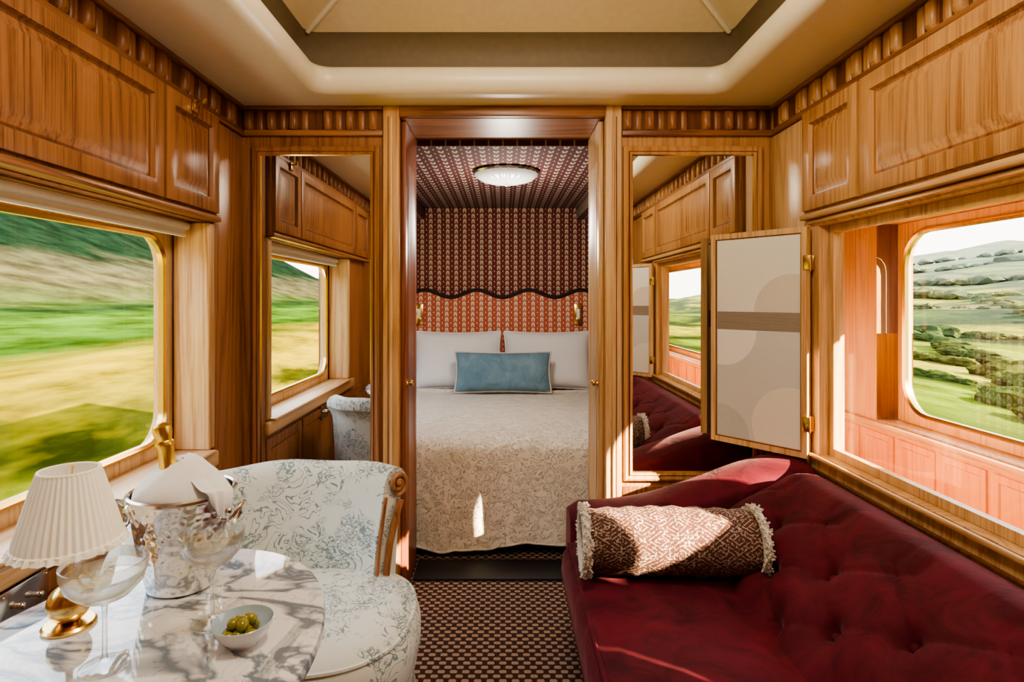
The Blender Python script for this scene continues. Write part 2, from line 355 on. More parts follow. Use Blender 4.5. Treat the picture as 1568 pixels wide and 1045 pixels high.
b=B(); b.tube([(XL-.06,HL[0]+.03,1.61),(XL-.06,HL[1]-.03,1.61)],.015,BLIND,12); b.box(XL-.062,XL-.058,HL[0]+.04,HL[1]-.04,1.575,1.61,BLIND); b.box(XL-.067,XL-.053,HL[0]+.04,HL[1]-.04,1.567,1.579,BLIND,.004); b.obj('roller_blind')
DX0,DX1,DZ=-.455,.45,2.13
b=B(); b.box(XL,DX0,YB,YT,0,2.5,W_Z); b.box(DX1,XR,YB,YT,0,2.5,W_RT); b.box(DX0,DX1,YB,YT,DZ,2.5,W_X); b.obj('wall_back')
b=B(); b.box(XO,XR,YE,YE+.1,0,2.3,F_XZ); b.obj('wall_bedroom_back')
b=B(); b.box(XO,XR,Y0-.1,Y0,0,2.5,W_Z); b.obj('wall_front')
b=B()
for (x0,x1) in ((-1.1,-.5),(-.45,.45),(.5,1.15)):
    R=(x0,x1,.15,2.0); b.loops('Y',[(R,Y0,0,W_Z),(R,Y0+.02,0,W_Z),(ins(R,.08),Y0+.02,0,W_Z),(ins(R,.09),Y0+.005,0,W_Z)])
b.obj('trim_13')
b=B()
for sx,xa in ((-1,DX0),(1,DX1)):
    lo,hi=sorted((xa,xa+sx*.072)); b.box(lo,hi,YB-.03,YB,0,2.18,W_RT if sx<0 else W_LT,.006,3)
    lo,hi=sorted((xa+sx*.028,xa+sx*.04)); b.box(lo,hi,YB-.038,YB-.02,0,2.13,W_LT,.005,3)
    lo,hi=sorted((xa+sx*.046,xa+sx*.050)); b.box(lo,hi,YB-.0315,YB-.02,0,2.13,W_DK)
b.box(DX0-.0,DX1+.0,YB-.03,YB,2.132,2.18,W_X,.004); b.obj('trim_1')
for k,(xa,sx,mt) in enumerate(((DX0,1,W_RED),(DX1,-1,W_LT))):
    g=G('door_%d'%(k+1),(xa,YB+.2,0)); b=B(); lo,hi=sorted((xa+sx*.001,xa+sx*.022))
    b.box(lo,hi,YB+.02,YT-.01,.01,DZ-.005,mt,.003)
    f=xa+sx*.022; R=(YB+.07,YT-.06,.25,1.95)
    b.loops('X',[(R,f-sx*.001,0,mt),(R,f+sx*.003,0,mt),(ins(R,.02),f+sx*.003,0,mt),(ins(R,.024),f+sx*.001,0,mt)]); b.obj('leaf',g)
    b=B(); b.ball((xa+sx*.04,YB+.045,.95),.014,BRASS); b.tube([(xa+sx*.02,YB+.045,.95),(xa+sx*.04,YB+.045,.95)],.006,BRASS); b.lathe([(.001,0),(.017,0),(.017,.004),(.001,.004)],BRASS,n=16,M=Matrix.Translation((xa+sx*.022,YB+.045,.95))@Matrix.Rotation(sx*pi/2,4,'Y')); b.obj('knob',g)
def mirrorobj(x0,x1,name,mt):
    g=G(name,((x0+x1)/2,YB,.5)); b=B(); i=(x0,x1,.571,1.961)
    o=ins(i,-.042); 
    b.loops('Y',[(o,YB,0,mt),(o,YB-.022,0,mt),(ins(o,.008),YB-.027,0,mt),(ins(o,.022),YB-.022,0,W_DK),(ins(o,.027),YB-.028,0,mt),(ins(i,-.004),YB-.024,0,BRASS),(i,YB-.014,0,BRASS)],False); b.obj('frame',g)
    b=B(); b.loops('Y',[(ins(i,-.002),YB-.014,0,MIR)]); b.obj('mirror_glass',g)
mirrorobj(-1.063,-.585,'wall_mirror',W_Z); mirrorobj(.573,1.10,'wall_mirror',W_RT)
b=B()
for (x0,x1) in ((XL+.02,-.54),(.53,XR-.02)):
    R=(x0,x1,.12,.5); b.loops('Y',[(R,YB,0,W_Z),(R,YB-.012,0,W_Z),(ins(R,.05),YB-.012,0,W_Z),(ins(R,.06),YB-.003,0,W_Z)])
b.obj('trim_2')
def cornice(name,fn,length,mt):
    b=B(); n=int(length/.05)
    for i in range(n):
        if i%7==6: continue
        t=(i+.5)*.05; w=.021 if (i%7)%2==0 else .015; dep=1.1 if (i%7)%2==0 else .6
        P=[]
        for z in (2.078,2.09,2.15,2.162):
            q=1 if 2.08<z<2.16 else .5
            P.append([fn(t+w*cos(a),w*dep*sin(a)*q+.004,z) for a in [pi*k/8 for k in range(9)]])
        b.grid(P,mt,cap=True)
    for (z0,z1,d) in ((2.05,2.075,.022),(2.165,2.18,.026),(2.075,2.165,.005)):
        p,q=fn(0,0,z0),fn(length,d,z1)
        b.box(min(p[0],q[0]),max(p[0],q[0]),min(p[1],q[1]),max(p[1],q[1]),z0,z1,W_DK if d<.01 else (W_X if abs(q[0]-p[0])>.3 else W_Y),.004 if d>.01 else 0)
    b.obj(name)
cornice('trim_3',lambda t,d,z:(XL+d,Y0+t,z),3.29,W_Z)
cornice('trim_4',lambda t,d,z:(XR-d,Y0+t,z),3.29,W_RT)
cornice('trim_5',lambda t,d,z:(XL+.01+t,YB-d,z),.62,W_Z)
cornice('trim_6',lambda t,d,z:(.525+t,YB-d,z),.66,W_Z)
def cab(name,x,sg,ys,mt,mty):
    g=G(name,(x,(ys[0][0]+ys[-1][1])/2,1.65))
    b=B(); lo,hi=sorted((x+sg*.001,x+sg*.03)); b.box(lo,hi,ys[0][0]-.03,ys[-1][1]+.02,1.645,2.047,mt,.004)
    lo,hi=sorted((x+sg*.001,x+sg*.05)); b.box(lo,hi,ys[0][0]-.03,ys[-1][1]+.02,1.632,1.655,mty,.007,3)
    b.obj('carcass',g)
    b=B()
    for (y0,y1) in ys:
        R=(y0,y1,1.665,2.04); f=x+sg*.03
        b.loops('X',[(R,f,0,mt),(R,f+sg*.018,0,mt),(ins(R,.004),f+sg*.02,0,mt),(ins(R,.05),f+sg*.02,0,mt),(ins(R,.056),f+sg*.007,0,W_DK if mt is W_Z else W_Z),(ins(R,.064),f+sg*.006,0,mt),(ins(R,.095),f+sg*.016,0,mt)])
    b.obj('doors',g)
    return g
g=cab('overhead_cabinet',XL,1,[(.30,.72),(.74,1.925),(1.94,2.30)],W_Z,W_Y)
b=B(); b.box(XL+.05,XL+.062,2.09,2.125,2.0,2.045,BRASS,.004); b.tube([(XL+.06,2.1,2.03),(XL+.085,2.1,2.035),(XL+.088,2.115,2.05)],.006,BRASS); b.obj('latch',g)
cab('overhead_cabinet',XR,-1,[(.30,.72),(.74,1.895),(1.91,2.26)],W_RT,W_LTY)
# ceiling
b=B(); Rm=(XL,XR,Y0,YB); R=(-.80,.93,.0,2.44)
seq=[(Rm,2.18,0,CREAM),(R,2.18,.08,CREAM)]
for d,z in ((.012,2.183),(.028,2.195),(.04,2.215),(.045,2.24),(.04,2.268),(.025,2.286),(.0,2.293)): seq.append((ins(R,d),z,.07,CREAM))
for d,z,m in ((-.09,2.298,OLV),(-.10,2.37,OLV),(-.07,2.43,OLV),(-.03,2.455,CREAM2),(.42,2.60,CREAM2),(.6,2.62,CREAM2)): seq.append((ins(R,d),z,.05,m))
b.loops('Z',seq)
b.obj('ceiling')
b=B()
for (sx,ex) in ((-.80+(-.03),-.80+.42),(.93+.03,.93-.42)):
    for (sy,ey) in ((2.44+.03,2.44-.42),(-.03,.42)):
        b.tube([(sx+(ex-sx)*.03,sy+(ey-sy)*.03,2.452),(ex,ey,2.598)],.011,CREAM,8)
rr=ins(R,.42); b.tube([(rr[0],rr[2],2.598),(rr[1],rr[2],2.598),(rr[1],rr[3],2.598),(rr[0],rr[3],2.598)],.011,CREAM,8,closed=True)
b.obj('trim_7')
b=B(); b.box(XO,CO,YC-.1,YE+.1,2.66,2.70,CREAM2); b.obj('ceiling_roof')
b=B(); b.box(XO,XR,YT,YE,2.10,2.2,F_XY); b.obj('ceiling_bedroom')
b=B()
for (x0,x1) in ((XL,-.66),(.62,XR)):
    b.box(x0,x1,YT+.02,YE,2.0,2.10,F_XY,.02,3)
b.box(-.66,.62,YE-.03,YE,2.06,2.1,F_XZ,.01)
b.obj('trim_8')
def dome_lamp(c,rad,name='ceiling_lamp'):
    g=G(name,c); b=B(); b.lathe([(rad*1.02,0),(rad*1.05,-.012),(rad*1.0,-.022),(rad*.96,-.018)],STEEL,c,48); b.obj('metal_ring',g)
    b=B(); b.lathe([(rad*.98,-.016),(rad*.93,-.035),(rad*.75,-.058),(rad*.45,-.073),(rad*.12,-.078),(.001,-.078)],DOME,c,144,mod=lambda a,k,z:1+.05*sin(24*a)); b.obj('glass_dome',g)
    b=B(); b.lathe([(.001,-.095),(.008,-.09),(.005,-.08),(.012,-.076),(.001,-.074)],STEEL,c,16); b.obj('finial',g)
    return g
dome_lamp((.02,3.53,2.10),.19); dome_lamp((.065,1.0,2.617),.19); dome_lamp((1.6,.4,2.12),.12)  # bedroom lamp, then cabin and corridor lamps added for fill light
# ---------------------------------------------------------------- bed
g=G('bed',(0,4.0,0))
b=B(); b.box(-.78,.78,3.09,YE-.12,0.0,.30,BLACK,.01); b.obj('base',g)
b=B(); b.box(-.77,.77,3.07,YE-.12,.30,.56,WHITE,.05,4); b.obj('mattress',g)
b=B(); P=[]
prof=[(4.62,.585),(4.6,.60),(4.3,.602),(4.0,.602),(3.7,.601),(3.4,.60),(3.2,.598),(3.11,.593),(3.065,.58),(3.03,.555),(3.015,.52),(3.01,.45),(3.007,.36),(3.005,.26),(3.003,.16),(3.0,.055)]
for j in range(61):
    x=-.82+1.64*j/60; row=[]
    for k,(y,z) in enumerate(prof):
        e=max(0,abs(x)-.74)/.08; dz=-e*e*.5*(z>.5)
        hang=max(0,k-9)/6
        fold=.018*hang*sin(x*15+.7)+.008*hang*sin(x*37)
        zz=z+dz+.006*noise.noise(Vector((x*4,y*4,0)))*(1-hang)*2
        if k==15: zz+=.02*sin(x*7.5+.3)+.006*sin(x*24)
        row.append((x,y+.02-abs(fold),zz))
    P.append(row)
b.grid(P,QUILT); b.tube([r[-1] for r in P],.006,QUILT,6)
b.tube([(r[0][0],4.60,r[0][2]+.02) for r in P],.014,QUILT,6); o=b.obj('quilt',g)
top=lambda x:1.375+.03*cos(2*pi*(x+.217-.0)/.434)
g=G('headboard',(0,YE-.05,.4)); b=B(); P=[];
for j in range(81):
    x=-1.14+2.32*j/80; t=top(x); P.append([(x,YE-.005,.02),(x,YE-.09,.02),(x,YE-.1,.8),(x,YE-.09,t-.03),(x,YE-.07,t),(x,YE-.005,t)])
b.grid(P,F_HB); b.obj('upholstered_panel',g)
b=B(); b.tube([(-1.14+2.32*j/160,YE-.088,top(-1.14+2.32*j/160)) for j in range(161)],.015,PIP,8); b.obj('piping',g)
def pillow(name,w,h,t,M,mat,pip=None,parent=None):
    g=G(name,M.translation); b=B(); n=22
    for sd in (1,-1):
        P=[]
        for i in range(n+1):
            row=[]
            for j in range(n+1):
                u=-1+2*i/n; v=-1+2*j/n; u=sin(u*pi/2); v=sin(v*pi/2)
                q=max(0,(1-u**4))**.55*max(0,(1-v**4))**.55
                x=w/2*u*(1-.05*(1-v*v)); z=h/2*v*(1-.07*(1-u*u))
                y=sd*t/2*q*(1+.16*noise.noise(Vector((u*2,v*2,sd*3+w*9))))
                row.append((x,y,z))
            P.append(row)
        b.grid(P,mat,M=M)
    if pip:
        pts=[]
        for k in range(96):
            s=k/24; e=int(s); f=-1+2*(s-e); c=[(f,-1),(1,f),(-f,1),(-1,-f)][e]
            u,v=c; pts.append((w/2*u*(1-.05*(1-v*v)),0,h/2*v*(1-.07*(1-u*u))))
        b.tube([M@Vector(p) for p in pts],.009,pip,6,closed=True)
    b.obj('cover',g)
T=Matrix.Translation; RX=lambda a:Matrix.Rotation(a,4,'X'); RY=lambda a:Matrix.Rotation(a,4,'Y'); RZ=lambda a:Matrix.Rotation(a,4,'Z')
pillow('pillow',.70,.47,.16,T((-.37,4.745,.835))@RX(-.25),WHITE,WHITE)
pillow('pillow',.70,.47,.16,T((.36,4.745,.835))@RX(-.25),WHITE,WHITE)
pillow('lumbar_cushion',.74,.31,.13,T((.0,4.50,.768))@RX(-.2),VBLUE,FRINGE)
b=B(); b.box(DX0+.03,DX1-.03,2.76,2.97,.001,.012,BLACK,.003); b.obj('trim_9')
for x in (-.69,.62):
    y=YE-.125; g=G('wall_sconce',(x,y,1.2)); b=B()
    b.box(x-.03,x+.03,y-.006,y+.022,1.12,1.29,BRASS,.004); b.box(x-.012,x+.012,y-.04,y-.006,1.17,1.25,DOME,.005); b.box(x-.02,x+.02,y-.045,y-.004,1.25,1.262,BRASS,.003); b.box(x-.02,x+.02,y-.045,y-.004,1.158,1.17,BRASS,.003)
    b.obj('fitting',g)
# ---------------------------------------------------------------- shutters
def shutter(p0,p1,name='window_shutter'):
    d=Vector((p1[0]-p0[0],p1[1]-p0[1],0)); w=d.length; ang=math.atan2(d.y,d.x)
    g=G(name,(p0[0],p0[1],.727)); g.rotation_euler=(0,0,ang); H=.877
    def fin(b,n):
        o=b.obj(n); o.parent=g; return o
    b=B(); R=(0,w,0,H)
    for sd in (-1,1):
        b.loops('Y',[(R,0,0,W_LT),(R,sd*.014,0,W_LT),(ins(R,.022),sd*.014,0,W_DK),(ins(R,.026),sd*.009,0,W_LT),(ins(R,.034),sd*.009,0,W_LT)],False)
    fin(b,'frame')
    b=B(); 
    for sd in (-1,1): b.loops('Y',[(ins(R,.028),sd*.0095,0,ART)])
    fin(b,'linen_panel')
    b=B()
    for z in (.13,.74): b.box(-.012,.014,-.019,-.013,z-.028,z+.028,BRASS,.002); b.box(-.012,.014,.013,.019,z-.028,z+.028,BRASS,.002); b.tube([(-.003,0,z-.032),(-.003,0,z+.032)],.0055,BRASS)
    fin(b,'hinges')
shutter((1.155,2.215),(.905,2.53)); shutter((1.155,.645),(.91,.36))
# ---------------------------------------------------------------- sofa
g=G('sofa',(.7,1.3,0)); SY0,SY1=.42,2.18
b=B(); b.box(.26,XR-.04,SY0,SY1+.2,.07,.30,VRED,.03,3); b.obj('base',g)
b=B()
for x in (.31,1.08):
    for y in (.5,2.3): b.lathe([(.02,0),(.022,.02),(.03,.075)],W_DK,(x,y,0),14,cap=True)
b.obj('feet',g)
b=B()
prof=[(.26,.24),(.225,.27),(.215,.33),(.222,.40),(.245,.438),(.29,.455),(.42,.465),(.55,.462),(.68,.452),(.80,.44),(.84,.38),(.84,.24)]
P=[]; n=60
for i in range(n+1):
    t=i/n; y=SY0+(SY1-SY0)*t; e=min(t,1-t)*(SY1-SY0); s=1 if e>.05 else math.sqrt(max(0,1-((.05-e)/.05)**2))*.12+.88
    row=[]
    for (x,z) in prof:
        dz=.010*noise.noise(Vector((x*7,y*5,1)))+.005*noise.noise(Vector((x*16,y*11,2)))
        row.append((.53+(x-.53)*(.96+.04*s) ,y,.30+(z-.30)*s+dz))
    P.append(row)
b.grid(P,VRED,cv=True,cap=True)
b.tube([(.24,SY0+.04+(SY1-SY0-.08)*k/30,.435) for k in range(31)],.006,VRED,6)
b.obj('seat_cushion',g)
BT=[]
for k in range(5): BT.append((.66,1.89-.315*k,0))
for k in range(5): BT.append((.38,1.735-.315*k,1))
for k in range(5): BT.append((.10,1.89-.315*k,2))
b=B()
A=Vector((.70,.42)); Cc=Vector((.98,.665)); dirv=(Cc-A).normalized(); nrm=Vector((-dirv.y,dirv.x))
L=(Cc-A).length
prof=[('f',k/34) for k in range(35)]+[('r',a/8*pi*.95) for a in range(1,9)]
P=[]; n=230
Y1b=2.17
for i in range(n+1):
    y=SY0+(Y1b-SY0)*i/n; row=[]
    e=Y1b-y; s=1 if e>.14 else math.sqrt(max(0,1-((.14-e)/.14)**2))*.38+.62
    e0=y-SY0; s*=1 if e0>.05 else .85+.15*e0/.05
    for kind,t in prof:
        if kind=='f':
            p=A+dirv*(L*t); bul=.03*sin(pi*min(1,t*1.0))
            dp=0
            for (bt,by,_) in BT:
                d2=((t-bt)*L)**2+(y-by)**2
                if d2<.03: dp+=.038*math.exp(-d2/.0006)+.022*math.exp(-d2/.0045)
            ph=(y-1.89)/.315; tv=(t-.66)/.56
            c1=abs(((ph+tv)+.5)%1-.5); c2=abs(((ph-tv)+.5)%1-.5)
            dp+=.006*math.exp(-(c1/.045)**2)+.006*math.exp(-(c2/.045)**2)
            p=p+nrm*(bul+.018-dp)
        else:
            c=Vector((1.06,.665)); r=.072
            ang=math.atan2(nrm.y,nrm.x)-t*.8; p=c+Vector((cos(ang)*r*1.25,sin(ang)*r*.75))
        row.append((min(p.x,XR-.045),y,.40+(p.y-.40)*s))
    row.append((XR-.045,y,.60*s)); row.append((XR-.045,y,.25)); row.append((.72,y,.25))
    P.append(row)
b.grid(P,VRED,cv=True,cap=True); b.obj('backrest',g)
b=B()
for (bt,by,_) in BT[:-5]:
    if by<SY0+.05: continue
    p=A+dirv*(L*bt)+nrm*(.018+.03*sin(pi*bt)-.054)
    b.ball((p.x,by,p.y),.014,VRED,(1,1,.8),12)
b.obj('buttons',g)
b=B(); P=[]
for i in range(41):
    t=i/40; x=.255+(XR-.05-.255)*t
    ss=t*t*(3-2*t); zt=.53+.185*ss**1.5
    th=.10+.04*t; e=min(1,t/.05); row=[]
    yc=2.29
    for k in range(17):
        a=pi*k/16; row.append((x,yc-th*cos(a)*(.7+.3*e),zt-.05+.055*sin(a)*(.5+.5*e)))
    row.append((x,yc+th*.9,.2)); row.append((x,yc-th*.9,.2)); P.append(row)
b.grid(P,VRED,cv=True,cap=True); b.obj('end_arm',g)
# bolster
BZ=.567
g=G('bolster_cushion',(.535,1.85,BZ)); 
Mx=T((.525,1.85,BZ))@RZ(-.03)@RY(pi/2)
hl=.265
b=B(); pr=[]
for k in range(-14,15):
    t=k/14; pr.append((.102*(1-.10*abs(t)**3)+.003*sin(k*1.7),hl*t))
b.lathe([(.001,-hl)]+pr+[(.001,hl)],BOLS,n=48,M=Mx,mod=lambda a,k,z:1+.012*sin(3*a+k*.4)); b.obj('cover',g)
b=B()
for sd in (-1,1):
    pts=[Mx@Vector((.094*cos(2*pi*k/72),.094*sin(2*pi*k/72),sd*(hl+.004))) for k in range(72)]
    b.tube(pts,.013,FRINGE,8,closed=True)
    for k in range(320):
        a=2*pi*k/320; r0=.09; r1=.107+.008*random.random(); b.tube([Mx@Vector((r0*cos(a),r0*sin(a),sd*hl)),Mx@Vector((r1*cos(a+.02),r1*sin(a+.02),sd*(hl+.02*random.uniform(-.8,1))))],.0028,FRINGE,4)
b.obj('fringe_trim',g)
# ---------------------------------------------------------------- armchair
g=G('armchair',(-.57,1.66,0)); c=(-.56,1.66,0)
def pleat(a,k,z): return 1+(.018*sin(46*a) if z<.27 else 0)
def sq(a,k,z): return 1.0/((abs(cos(a))**2.6+abs(sin(a))**2.6)**(1/2.6))*pleat(a,k,z)
b=B(); b.lathe([(.27,.06),(.275,.10),(.278,.2),(.272,.27),(.276,.29)],TOILE,c,180,mod=sq,sx=1.08); b.obj('skirt',g)
b=B(); b.lathe([(.001,.28),(.26,.28),(.288,.30),(.297,.34),(.297,.39),(.288,.425),(.268,.447),(.22,.462),(.14,.47),(.05,.473),(.001,.473)],TOILE,c,72,mod=sq,sx=1.08)
for zz,rr in ((.437,.281),(.292,.283)):
    b.tube([(c[0]+1.08*rr*sq(a,0,1)*cos(a),c[1]+rr*sq(a,0,1)*sin(a),zz) for a in [2*pi*k/72 for k in range(72)]],.006,TOILE,6,closed=True)
b.obj('seat_cushion',g)
b=B(); C2=(-.61,1.63); P=[]
a0,a1=math.radians(48),math.radians(205)
sec=[(.30,.10),(.30,.42),(.315,.55),(.335,.66),(.345,.72),(.352,.75),(.37,.775),(.395,.785),(.42,.775),(.437,.75),(.437,.72),(.42,.70),(.405,.66),(.395,.5),(.385,.3),(.38,.10)]
for i in range(49):
    t=i/48; a=a0+(a1-a0)*t; s=1-.18*max(0,(t-.6)/.4)**1.5
    P.append([(C2[0]+r*1.0*cos(a),C2[1]+r*.92*sin(a),.1+(z-.1)*s+.004*sin(20*t)*(z>.5)) for (r,z) in sec])
b.grid(P,TOILE,cv=True,cap=True); b.obj('backrest',g)
b=B()
for (a,s) in ((a0,1),(a1,.82)):
    rad=Vector((cos(a),.92*sin(a),0)); tg=Vector((sin(a),-cos(a),0))*(1 if a==a0 else -1)
    def pt(r,z): return Vector((C2[0],C2[1],0))+rad*r+tg*.012+Vector((0,0,.1+(z-.1)*s))
    path=[pt(.335,.12),pt(.34,.3),pt(.345,.45),pt(.36,.55),pt(.385,.63),pt(.405,.68)]
    b.tube(path,lambda q:.012-.002*q,W_Z,10)
    sp=[]
    for k in range(40):
        th=-pi*.55+k/39*3.6*pi; rr=.036*(1-k/39*.85); sp.append(pt(.395+rr*cos(th),.735+rr*sin(th)))
    b.tube(sp,lambda q:.009-.003*q,W_Z,8)
    b.ball(tuple(pt(.395,.735)),.011,W_Z)
    b.tube([pt(.30,.12),pt(.305,.42),pt(.32,.56),pt(.345,.7)],.006,W_Z,8)
b.obj('scroll_trim',g)
b=B()
for dx in (-.2,.2):
    for dy in (-.17,.2): b.lathe([(.014,0),(.016,.02),(.025,.10)],W_DK,(c[0]+dx,c[1]+dy,0),14,cap=True)
b.obj('legs',g)
# ---------------------------------------------------------------- table
TZ=.72; tc=(-.645,.99)
g=G('bistro_table',(tc[0],tc[1],0))
b=B(); b.lathe([(.001,TZ-.03),(.93,TZ-.03),(.985,TZ-.027),(1.0,TZ-.018),(1.0,TZ-.010),(.99,TZ-.002),(.975,TZ),(.6,TZ),(.001,TZ)],MARB,(tc[0],tc[1],0),96,sx=.318,sy=.45); b.obj('marble_top',g)
b=B(); b.lathe([(.19,0),(.19,.012),(.17,.02),(.05,.035),(.028,.06),(.025,.4),(.03,.62),(.08,.67),(.1,.69)],BRASS,(tc[0],tc[1],0),32,cap=True); b.obj('pedestal',g)
lx,ly=-.808,1.093; g=G('table_lamp',(lx,ly,TZ)); c=(lx,ly,TZ+.0005)
b=B(); b.lathe([(.001,0),(.043,0),(.044,.004),(.04,.008),(.012,.010),(.012,.012)],BRASS,c,32)
b.ball((lx,ly,TZ+.044),.036,BRASS,n=28); b.lathe([(.008,.076),(.006,.09),(.005,.20),(.012,.21),(.012,.24),(.001,.245)],BRASS,c,16); b.obj('base',g)
b=B(); b.lathe([(.094,.150),(.090,.156),(.089,.160),(.085,.162),(.084,.172),(.075,.205),(.064,.243),(.055,.275),(.050,.29),(.045,.292),(.048,.285),(.063,.24),(.081,.17),(.088,.152)],SHADE,c,288,mod=lambda a,k,z:1+.018*sin(44*a)+(.025*sin(30*a+1) if z<.158 else 0)); b.obj('pleated_shade',g)
b=B(); b.tube([(lx+.048*cos(a),ly+.048*sin(a),TZ+.291) for a in [2*pi*k/40 for k in range(40)]],.003,SHADE,6,closed=True)
for k in range(3):
    a=k*2.094; b.tube([(lx,ly,TZ+.24),(lx+.048*cos(a),ly+.048*sin(a),TZ+.287)],.0018,BRASS,5)
b.obj('spider',g)
# ice bucket
bx,by=-.684,1.254; g=G('champagne_bucket',(bx,by,TZ)); c=(bx,by,TZ+.0005)
b=B(); b.lathe([(.001,.002),(.062,.0),(.068,.004),(.072,.02),(.084,.08),(.094,.14),(.10,.19),(.101,.196)],HAM,c,64)
b.lathe([(.101,.194),(.106,.197),(.106,.203),(.101,.206),(.097,.203),(.096,.19),(.08,.08),(.066,.015),(.001,.012)],STEEL,c,64); b.obj('pail',g)
b=B()
for s in (-1,1):
    hx=bx+s*.100; hy=by-.02
    b.ball((hx,hy,TZ+.165),.014,STEEL); b.tube([(hx+s*(.012+.012*(1+cos(q))),hy+.004*cos(q)+.024*sin(q),TZ+.158+.024*cos(q)) for q in [2*pi*k/24 for k in range(24)]],.0045,STEEL,8,closed=True)
b.obj('ring_handles',g)
g=G('champagne_bottle',(bx,by,TZ+.02)); Mb=T((bx+.015,by-.01,TZ+.016))@RY(-.13)@RX(.06)
b=B(); b.lathe([(.001,0),(.036,0),(.04,.005),(.04,.15),(.037,.175),(.028,.205),(.019,.225)],GREENB,n=32,M=Mb); b.obj('glass_body',g)
b=B(); b.lathe([(.0245,.212),(.019,.228),(.0165,.25),(.0155,.285),(.0175,.29),(.0175,.298),(.015,.302),(.0165,.31),(.0185,.32),(.017,.332),(.008,.338),(.001,.339)],GOLDF,n=32,M=Mb,mod=lambda a,k,z:1+.03*sin(9*a+z*60)); b.obj('gold_foil',g)
g=G('napkin',(bx,by,TZ+.2)); b=B()
P=[]
K=[(.0185,.255),(.024,.266),(.034,.265),(.046,.257),(.059,.246),(.071,.235),(.081,.224),(.088,.212),(.091,.20),(.088,.188)]
for k,(r,z) in enumerate(K):
    row=[]; w=k/9
    for i in range(96):
        a=2*pi*i/96; fa=(a+2.2+w*1.5)%(2*pi)
        ridge=math.exp(-((fa-1.2)/.12)**2)*.10+.05*math.exp(-((fa-1.7)/.2)**2)+math.exp(-((fa-3.1)/.15)**2)*.08+math.exp(-((fa-4.9)/.15)**2)*.07
        rr=r*(1+ridge*(.4+.6*(1-w))+.03*sin(3*a+k*.3))
        zz=z+.010*cos(a-.6)*(1-w)+.006*ridge*8*(1-w)
        row.append((bx-.021*(1-w)+.003+rr*cos(a),by-.003+rr*sin(a)*.96,TZ+zz))
    P.append(row)
b.grid(P,WHITE,cv=True)
P=[]
for k,(r,z) in enumerate([(.07,.236),(.088,.225),(.100,.216),(.109,.211),(.1125,.202),(.113,.18),(.110,.155)]):
    row=[]
    for i in range(21):
        v=-1+2*i/20; wd=.50-.05*k; a=-.35+v*wd
        q=r+.0025*sin(v*9+k*.4)
        row.append((bx+q*cos(a),by+q*sin(a),TZ+z+(.015*v*v if k>5 else 0)-.014*v*(k/6)))
    P.append(row)
b.grid(P,WHITE)
b.obj('folded_cloth',g)
thin_ch=thin_glass('champagne_surface',(.94,.88,.66),.06,.35)
def coupe(x,y,r,h):
    g=G('champagne_coupe',(x,y,TZ)); c=(x,y,TZ+.0005); b=B()
    b.lathe([(.001,.000),(.036,.000),(.037,.002),(.022,.005),(.007,.010),(.0042,.02),(.0036,h*.5),(.005,h*.58),(.012,h*.61),(r*.6,h*.68),(r*.88,h*.79),(r*.98,h*.91),(r,h),(r-.002,h+.0008),(r*.95,h*.92),(r*.84,h*.815),(r*.56,h*.71),(.001,h*.645)],GLASS,c,64); b.obj('crystal',g)
    b=B(); b.lathe([(r*.93,h*.90),(r*.6,h*.898),(.001,h*.897)],thin_ch,c,40); b.obj('champagne',g)
coupe(-.66,.972,.064,.175); coupe(-.547,1.104,.057,.172)
ox,oy=-.461,1.04; g=G('olive_bowl',(ox,oy,TZ)); c=(ox,oy,TZ+.0005)
b=B(); b.lathe([(.001,.002),(.026,0),(.028,.004),(.042,.018),(.05,.034),(.052,.04)],CERAM,c,40); b.lathe([(.052,.04),(.0505,.041),(.047,.034),(.038,.018),(.02,.009),(.001,.008)],CERAMB,c,40); b.obj('dish',g)
b=B()
for k in range(13):
    a=k*2.4+.3*sin(k*5); r=.031*math.sqrt((k%8+.3)/8) if k<8 else .017*math.sqrt((k-8)/5); z=TZ+(.022 if k<8 else .037)
    b.ball((ox+r*cos(a),oy+r*sin(a),z),.0105,OLIVE,(1.25 if k%2 else 1,1 if k%2 else 1.25,.95),16)
b.obj('olives',g)
g=G('switch_plate',(XL+.012,1.41,.6)); b=B(); b.box(XL+.012,XL+.018,1.33,1.475,.565,.655,STEEL,.003)
for y in (1.375,1.43):
    b.ball((XL+.032,y,.61),.009,STEEL); b.tube([(XL+.015,y,.61),(XL+.03,y,.61)],.006,STEEL)
for y in (1.34,1.465):
    for z in (.575,.645): b.ball((XL+.0185,y,z),.003,BRASS,n=8)
b.obj('plate',g)
# ---------------------------------------------------------------- outside
def terrain(name,prof,mat,ys,sg):
    b=B(); P=[]
    for y in ys:
        row=[]
        for (x,z) in prof:
            row.append((sg*x,y,z+x*.02*noise.noise(Vector((x*.05,y*.03,sg*4)))*1.2))
        P.append(row)
    b.grid(P,mat); return b.obj(name)
def interp(pts,n):
    out=[]
    for i in range(len(pts)-1):
        for k in range(n): 
            t=k/n; out.append((pts[i][0]*(1-t)+pts[i+1][0]*t,pts[i][1]*(1-t)+pts[i+1][1]*t))
    out.append(pts[-1]); return out
ys=[-120+ (i**1.0)*5 for i in range(90)]
terrain('ground_left',interp([(2.2,-.9),(3,-.6),(5,-.62),(6.5,-.25),(8,.05),(14,.2),(25,1.2),(40,6.2),(60,16),(90,36)],4),land_left(),ys,-1)
RP=interp([(2.8,-1.0),(4,-.9),(8,-1.0),(20,-1.8),(50,-1.5),(100,3.2),(200,18),(300,34)],5)
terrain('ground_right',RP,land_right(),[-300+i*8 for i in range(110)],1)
b=B()
def zr(x):
    for (p,q) in zip(RP,RP[1:]):
        if p[0]<=x<=q[0]: return p[1]+(q[1]-p[1])*(x-p[0])/(q[0]-p[0])
    return 0
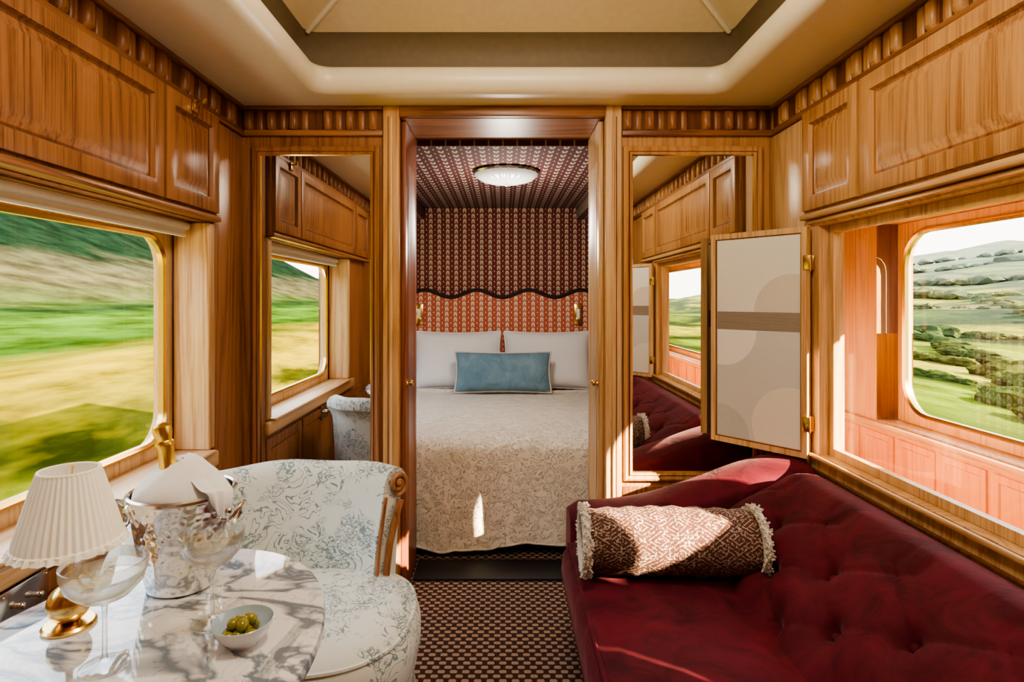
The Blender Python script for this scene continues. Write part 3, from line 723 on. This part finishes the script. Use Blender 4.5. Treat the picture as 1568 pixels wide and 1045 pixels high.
for row in (13,19,28,40,55,75,100,135,180,230):
    n=110
    ph=random.uniform(0,6)
    for k in range(n):
        yy=(.4+2.0*k/n)
        if sin(yy*9+ph)>.75: continue
        y=yy*row+random.uniform(-.4,.4)*row/20; x=row+row*.16*sin(yy*4+ph)+random.uniform(-.3,.3)*row/30
        r=(.16+row*.0075)*random.uniform(.45,1.15)*(1.7 if random.random()<.12 else 1)
        t=bmesh.new(); bmesh.ops.create_icosphere(t,subdivisions=2 if row>60 else 3,radius=1); t.verts.index_update()
        vs=[]; z0=zr(min(x,299))+r*.25
        for v in t.verts:
            p=v.co; d=1+.35*noise.noise(p*1.6+Vector((k,row,0)))+.28*noise.noise(p*5+Vector((k,row,3)))
            vs.append((x+p.x*r*d*1.2,y+p.y*r*d*2.6,z0+p.z*r*d*.8))
        b.add(vs,[[v.index for v in f.verts] for f in t.faces],TREE); t.free()
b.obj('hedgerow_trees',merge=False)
# ---------------------------------------------------------------- light
w=bpy.data.worlds.new('sky'); bpy.context.scene.world=w; w.use_nodes=True; nt=w.node_tree; nt.nodes.clear()
bg=nt.nodes.new('ShaderNodeBackground'); ou=nt.nodes.new('ShaderNodeOutputWorld'); tc_=nt.nodes.new('ShaderNodeTexCoord'); sp=nt.nodes.new('ShaderNodeSeparateXYZ'); cr=nt.nodes.new('ShaderNodeValToRGB')
cr.color_ramp.elements[0].position=0; cr.color_ramp.elements[0].color=(1,.91,.76,1); cr.color_ramp.elements[1].position=.6; cr.color_ramp.elements[1].color=(.68,.80,1,1)
nt.links.new(tc_.outputs['Generated'],sp.inputs[0]); nt.links.new(sp.outputs[2],cr.inputs[0]); nt.links.new(cr.outputs[0],bg.inputs[0]); bg.inputs[1].default_value=3.4; nt.links.new(bg.outputs[0],ou.inputs[0])
def light(name,typ,loc,e,col,**k):
    l=bpy.data.lights.new(name,typ); l.energy=e; l.color=col
    for a,v in k.items(): setattr(l,a,v)
    o=bpy.data.objects.new(name,l); o.location=loc; bpy.context.scene.collection.objects.link(o); return o
s=light('sun','SUN',(8,-3,5),32,(1,.78,.50),angle=.01)
s.rotation_euler=Vector((-1,.8,-.58)).to_track_quat('-Z','Y').to_euler()
light('cabin_fill_light','POINT',(.065,1.0,2.40),24,(1,.89,.74),shadow_soft_size=.15)  # added fill light for the cabin, out of view
light('bedroom_fill_light','POINT',(.02,3.53,1.72),13,(1,.92,.82),shadow_soft_size=.10)  # fill added below the unlit bedroom lamp to brighten the room
light('corridor_fill_light','POINT',(1.6,.4,1.95),8,(1,.9,.76),shadow_soft_size=.08)  # fill added to brighten the dark corridor
cam=bpy.data.cameras.new('camera'); co=bpy.data.objects.new('camera',cam); bpy.context.scene.collection.objects.link(co)
co.location=(0,0,1.33); co.rotation_euler=(pi/2,0,0); cam.lens=20.62; cam.sensor_width=36; cam.shift_x=.0089; cam.shift_y=-.0411; cam.clip_start=.02; cam.clip_end=2000
bpy.context.scene.camera=co
vs=bpy.context.scene.view_settings; vs.view_transform='AgX'; vs.look='AgX - Medium High Contrast'; vs.exposure=1.0
